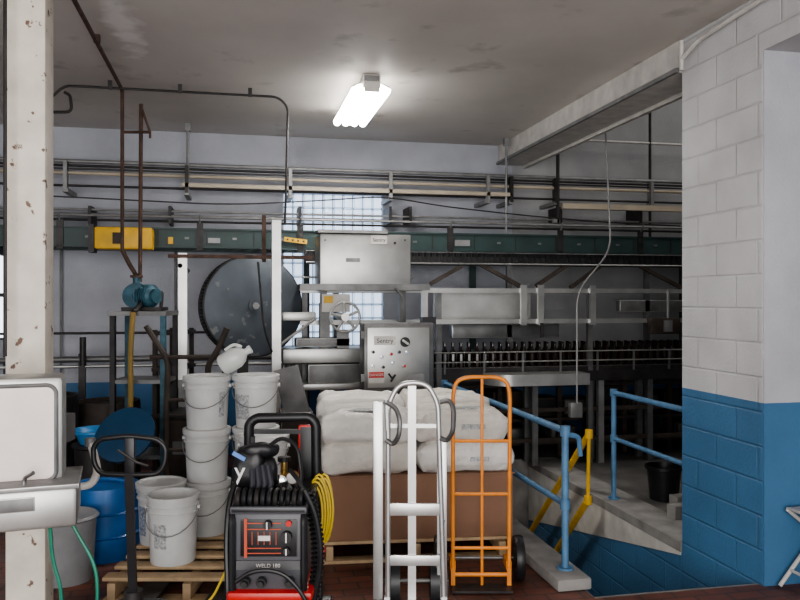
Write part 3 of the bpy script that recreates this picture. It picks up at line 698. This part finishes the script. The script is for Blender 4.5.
for a,b in ((p0,p1),(r0,r1)):
    o.tube([a,b],.028,M_yel,seg=10)
    for p in (a,b):
        o.lathe([(0,-.035),(.032,-.035),(.032,.035),(0,.035)],p,M_yel,12)
        if p.z<-.1: o.cyl(p,(XR-.008,p.y,p.z),.014,M_yel,8); o.lathe([(0,0),(.04,0),(.04,.01),(0,.01)],(XR-.01,p.y,p.z),M_yel,12,axis=(-1,0,0))
for t,bt in ((0,r0),(1,None)):
    p=p0.lerp(p1,t); o.cyl(p,bt if bt is not None else p-UP*.3,.016 if t==0 else .022,M_yel,10)
o.done()

# ---------------- cream post & fountain
o=O('support_column'); b=P(30,400,3.62)
o.box(colz(b,CE/2),(.17,.17,CE-.004),M_post,0,.008)
o.box(colz(b,.01),(.26,.26,.02),M_steeld,0); o.done()
o=O('electrical_conduit'); q=P(5,0,3.45); o.cyl(colz(q,1.4),colz(q,CE-.01),.008,M_dark,8); o.done()
o=O('drinking_fountain'); d=2.98
o.fb(-62,376,74,486,d,.20,M_steel,.02)
def rr(x0,y0,x1,y1,dd,r=9,n=5):
    pts=[]
    for cx,cy,a0 in ((x1-r,y0+r,-90),(x1-r,y1-r,0),(x0+r,y1-r,90),(x0+r,y0+r,180)):
        for k in range(n+1):
            t=math.radians(a0+90*k/n); pts.append(P(cx+r*math.cos(t),cy+r*math.sin(t),dd))
    return pts
o.tube(rr(-50,384,67,478,d-.005),.008,M_steeld,closed=True)
inner=rr(-50,384,67,478,d-.006); vs=[o.bm.verts.new(p) for p in inner]; o._fin([o.bm.faces.new(vs)],mat('pale_enamel',(.68,.60,.57),.3,0,.10,4))
o.fb(-62,487,75,527,d-.12,.32,M_steel,.015); o.fb(-62,484,76,489,d-.13,.33,M_galv,.004)
o.tube([P(33,487,d-.06),P(33,474,d-.06),P(37,470,d-.1)],.008,M_chrome,fil=.02); o.fb(2,494,36,508,d-.124,.01,M_steeld,.003)
piv=P(76,430,d-.1)
bmesh.ops.rotate(o.bm,verts=o.bm.verts[:],cent=piv,matrix=Matrix.Rotation(math.radians(20),3,'Z'))
q=P(29,440,3.2); o.bar(q,q+FW*.36,.08,.12,M_steeld)
o.done()
o=O('pvc_drain_pipe'); o.tube([P(90,440,3.62),P(94,455,3.6),P(98,472,3.6),P(92,484,3.6),P(82,487,3.6),P(62,484,3.6)],.018,M_whitep,fil=.04); 
o.cyl(P(90,438,3.62),P(90,446,3.62),.024,M_galv); o.tube([P(50,484,3.6),P(66,484,3.6)],.018,M_whitep); o.done()
o=O('garden_hose')
for off,pp in ((0,[(50,528),(52,560),(62,590),(60,625)]),(1,[(66,512),(78,535),(96,565),(98,600),(92,640)])):
    q=[P(x,y,3.35+.1*off) for x,y in pp]; o.tube(q+[colz(q[-1],.02)+RT*.05],.008,M_hoseg,fil=.15)
q=P(72,600,3.35)
o.tube([colz(q,.02)+RT*(.2*math.cos(t))+FW*(.2*math.sin(t))+UP*(.0008*k) for k,t in enumerate([k*.35 for k in range(45)])],.010,M_hoseg)
o.done()

# ---------------- pallet jack
o=O('pallet_jack'); d=3.3; b=P(129,400,d)
ring=[(100,439),(128,436),(157,439),(166,447),(165,464),(158,474),(128,475),(101,474),(94,464),(93,447)]
o.tube([P(x,y,d-.05) for x,y in ring],.011,M_black,closed=True,seg=10,fil=.03)
o.fb(124,438,134,476,d-.06,.02,M_black,.004); o.tube([P(118,450,d-.06),P(136,462,d-.06),P(148,466,d-.06)],.006,M_dark)
top=P(129,472,d-.05); bot=colz(b+FW*.05,.36)
o.bar(top,bot,.034,.03,M_black)
o.cyl(bot-UP*.22,bot+UP*.04,.04,M_dark); o.box(colz(bot,.22)+FW*.08,(.22,.12,.20),M_dark,-A,.02)
for s in(-1,1): 
    w=colz(bot,.09); o.cyl(w+RT*s*.02,w+RT*s*.075,.09,M_black,24)
    f=colz(bot+RT*s*.20+FW*.70,.070); o.box(f,(.14,1.25,.028),M_dark,-A,.005)
    f=colz(bot+RT*s*.15+FW*.14,.12); o.box(f,(.22,.06,.1),M_dark,-A,.01)
    w=colz(bot+RT*s*.20+FW*1.2,.04); o.cyl(w-RT*.04,w+RT*.04,.035,M_black,16)
o.done()

# ---------------- welder group
o=O('welding_machine'); d=3.2
bb=colz(P(268,400,d),0)
o.fb(232,512,304,592,d,.48,M_panelg,.02)
o.fb(229,507,307,515,d-.01,.50,M_black,.01)
o.fb(240,520,297,557,d-.006,.01,M_black,.002)
for y in (523,529,548,553): o.fb(246,y,281,y+1,d-.009,.004,M_org)
o.fb(244,519,247,558,d-.009,.004,M_org)
for x in (252,258,264,270,276): o.fb(x-.4,532,x+.4,545,d-.009,.004,M_org)
o.fb(258,536,270,541,d-.011,.004,M_whitep)
for x,y,r in ((268,524,.017),(287,536,.022),(287,550,.014)):
    v=P(x,y,d-.01); o.cyl(v,v-FW*.025,r,M_black,20); o.box(v-FW*.028,(.006,.006,r*1.8),M_whitep,-A)
v=P(289,523,d-.01); o.cyl(v,v-FW*.015,.012,M_red,12)
o.fb(236,561,300,570,d-.008,.01,mat('brushed_nameplate',(.10,.10,.105),.4,.3,.1)); v=P(268,566,d-.010); o.text('WELD 180',v,.022,M_whitep,-A)
for x in (246,262,290): v=P(x,581,d-.005); o.cyl(v,v-FW*.03,.020,M_black,16); o.cyl(v-FW*.03,v-FW*.05,.013,M_dark,12)
for x in (232,304):
    o.tube([P(x,594,d-.01),P(x,520,d-.01),P(x,510,d+.03),P(x,510,d+.45)],.014,M_black,fil=.03)
o.done()
o=O('coiled_welding_cable')
for k in range(11):
    x=238+k*6.3
    o.tube([P(x,512,d+.05),P(x-1,500,d+.02),P(x,492,d+.04),P(x+2,489,d+.12),P(x+3,495,d+.22),P(x+3,508,d+.26)],.011,M_black if k%3 else M_dark,fil=.05)
cc=[(304,490),(314,510),(320,540),(320,570),(312,602),(318,640)]
o.tube([P(x,y,d+.05) for x,y in cc],.013,M_black,fil=.1)
for k in range(26):
    t=k/25; p0=P(308+10*math.sin(t*3),492+118*t,d+.07); ringp=[p0+RT*(.022*math.cos(a))+FW*(.022*math.sin(a)) for a in [j*math.pi/4 for j in range(8)]]
    o.tube(ringp,.0075,M_black,closed=True,seg=6)
o.tube([P(240,470,d+.2),P(229,500,d+.1),P(226,540,d+.05),P(228,600,d),P(226,660,d)],.012,M_black,fil=.15)
o.tube([P(290,470,d+.15),P(300,482,d+.1),P(306,500,d+.1)],.010,M_black,fil=.1)
o.tube([P(262,452,d+.2),P(282,436,d+.18),P(298,446,d+.2),P(302,480,d+.2),P(296,500,d+.15)],.009,M_black,fil=.1)
pts=[(236,582),(250,572),(268,570),(284,574),(300,590),(310,610),(305,650)]; o.tube([P(x,y,d-.07) for x,y in pts],.009,M_black,fil=.1)
o.done()
o=O('welder_cart')
o.fb(226,593,312,603,d-.04,.62,M_red,.012); zc=P(0,602,d-.04).z
for s in (-1,1):
    w=colz(bb+RT*s*.19+FW*.5,.12); o.cyl(w-RT*.025,w+RT*.025,.12,M_black,28)
    w=colz(bb+RT*s*.14+FW*.02,.05); o.cyl(w-RT*.015,w+RT*.015,.05,M_black,20); o.cyl(w,colz(w,zc),.012,M_dark)
    o.bar(colz(bb+RT*s*.15+FW*.5,.12),colz(bb+RT*s*.15+FW*.5,zc),.04,.04,M_dark)
o.cyl(colz(bb-RT*.19+FW*.5,.12),colz(bb+RT*.19+FW*.5,.12),.012,M_dark)
dd=d+.5
pts=[(249,600),(249,424),(256,418),(310,417),(316,424),(318,600)]
pts=[P(x,y,dd) for x,y in pts]
o.tube(pts,.024,M_black,fil=.05,seg=12)
o.fb(248,437,254,480,dd-.02,.03,M_black); o.fb(298,425,316,500,dd,.03,M_black,.01)
o.fb(254,430,300,434,dd,.03,M_black)
o.done()
o=O('gas_cylinder')
g=colz(P(284,400,d+.42),0)
o.lathe([(0,.24),(.07,.24),(.075,.26),(.075,.62),(.06,.68),(.025,.72),(.025,.76),(0,.76)],g,M_dark,24)
o.lathe([(.0,.0),(.02,.0),(.02,.24),(0,.24)],g,M_dark,10)
t=colz(g,.80); o.cyl(t-UP*.06,t+UP*.1,.016,M_brass,12); o.lathe([(0,0),(.03,0),(.03,.02),(0,.02)],t+UP*.10,M_dark,12)
o.cyl(t+UP*.03,t+UP*.03-FW*.10,.022,M_brass,14); v=t+UP*.03-FW*.12; o.lathe([(0,0),(.035,0),(.04,.03),(0,.05)],v,M_chrome,20,axis=-FW)
for s,h in ((-.05,.08),(.055,.05)):
    q=t+RT*s+UP*h-FW*.10; o.lathe([(0,0),(.030,0),(.030,.022),(.026,.026),(0,.024)],q,M_brass,20,axis=-FW,ms=[M_brass,M_brass,M_brass,M_whitep]); o.cyl(q+FW*.01,t+UP*.03-FW*.06,.007,M_brass,8)
o.tube([t+UP*.02-FW*.1+RT*.05,t-FW*.14+RT*.1-UP*.03,t-FW*.1+RT*.08-UP*.15],.009,M_black,fil=.05)
o.done()
o=O('welding_gloves')
c0=P(250,468,d+.22)
o.sack(c0,(.14,.13,.20),M_black,-A,3,.6); o.sack(c0+RT*.07-UP*.02,(.10,.10,.14),M_black,.3,5,.7)
o.sack(c0+RT*.05+UP*.08,(.16,.10,.06),M_black,.2,6,.7)
for k in range(4): o.tube([c0+RT*(.02+.022*k)-FW*.05+UP*.02,c0+RT*(.03+.026*k)-FW*.09-UP*.05,c0+RT*(.02+.024*k)-FW*.085-UP*.10],[.014,.013,.011],mat('dark_leather',(.03,.03,.04),.7),fil=.0)
v=c0-FW*.072+RT*(-.02); o.text('y',v-RT*.01,.11,M_white,-A)
o.box(c0-FW*.066-RT*.035+UP*.065,(.06,.006,.018),M_lblue,rot=Matrix.Rotation(-A,4,'Z')@Matrix.Rotation(.5,4,'Y'))
q=P(255,482,d+.22); o.cyl(colz(q,P(0,512,d).z),q,.035,M_black)
o.done()
o=O('yellow_extension_cord'); c0=P(319,512,d+.45)
for k in range(7):
    a=.04+.005*(k%3); b_=.14+.012*(k%4); q=c0+RT*(.006*(k-3))+FW*(.02*(k-3))
    o.tube([q+RT*(a*math.cos(t))+UP*(b_*math.sin(t)) for t in [j*math.pi/10 for j in range(20)]],.006,M_yelc,closed=True,seg=6)
q=P(222,596,3.7); o.tube([colz(P(228,590,3.8),.35),colz(q,.2)-RT*.06,colz(q,.16)-RT*.2],.006,M_yelc,fil=.1)
o.done()

# ---------------- folding chair at right
o=O('folding_chair'); 
def C(x,y,z): p=Vector((3.05,3.50,0))+Vector((x,y,0)); return Vector((p.x,p.y,z))
for y in (0,.40):
    o.tube([C(.0,y,.015),C(.38,y,.46),C(.50,y,.80)],.012,M_whitep,fil=.08); o.tube([C(.42,y,.015),C(.30,y,.25),C(.05,y,.45)],.012,M_whitep,fil=.05)
    o.tube([C(.05,y,.45),C(.4,y,.44)],.012,M_whitep)
o.tube([C(.07,0,.10),C(.07,.4,.10)],.009,M_whitep); o.tube([C(.38,0,.10),C(.38,.4,.10)],.009,M_whitep)
q=C(.23,.2,.455); o.box(q,(.36,.40,.02),M_whitep,0,.008); q=C(.475,.2,.7); o.box(q,(.02,.40,.16),M_whitep,0,.008)
o.done()

# ---------------- lights
def area(name,loc,rot,sx,sy,e,col):
    L=bpy.data.lights.new(name,'AREA'); L.shape='RECTANGLE'; L.size=sx; L.size_y=sy; L.energy=e; L.color=col
    ob=bpy.data.objects.new(name,L); ob.location=loc; ob.rotation_euler=rot; bpy.context.collection.objects.link(ob)
area('loading_door_daylight',(-1.0,-2.9,1.7),(math.radians(98),0,0),6,2.8,390,(1,.975,.94))
area('hall_fill_light',(5.8,6.4,4.9),(0,0,0),3,2.5,45,(1,.97,.93))  # added fill lamp under the closed hall ceiling, not a real opening
L=bpy.data.lights.new('fluorescent_glow','AREA'); L.shape='RECTANGLE'; L.size=.28; L.size_y=1.2; L.energy=20; L.color=(1,.97,.92)
ob=bpy.data.objects.new('fluorescent_glow',L); ob.location=(1.05,6.6,3.23); bpy.context.collection.objects.link(ob)
w=bpy.data.worlds.new('World'); bpy.context.scene.world=w; w.use_nodes=True
bg=w.node_tree.nodes['Background']; bg.inputs[0].default_value=(.90,.95,1,1); bg.inputs[1].default_value=1.15
try: bpy.context.scene.view_settings.look='AgX - Medium High Contrast'
except Exception: pass
cam=bpy.data.cameras.new('camera'); cam.lens=35; cam.sensor_width=36
co=bpy.data.objects.new('camera',cam); co.location=(0,0,CH); co.rotation_euler=(math.pi/2,0,-A); bpy.context.collection.objects.link(co)
bpy.context.scene.camera=co
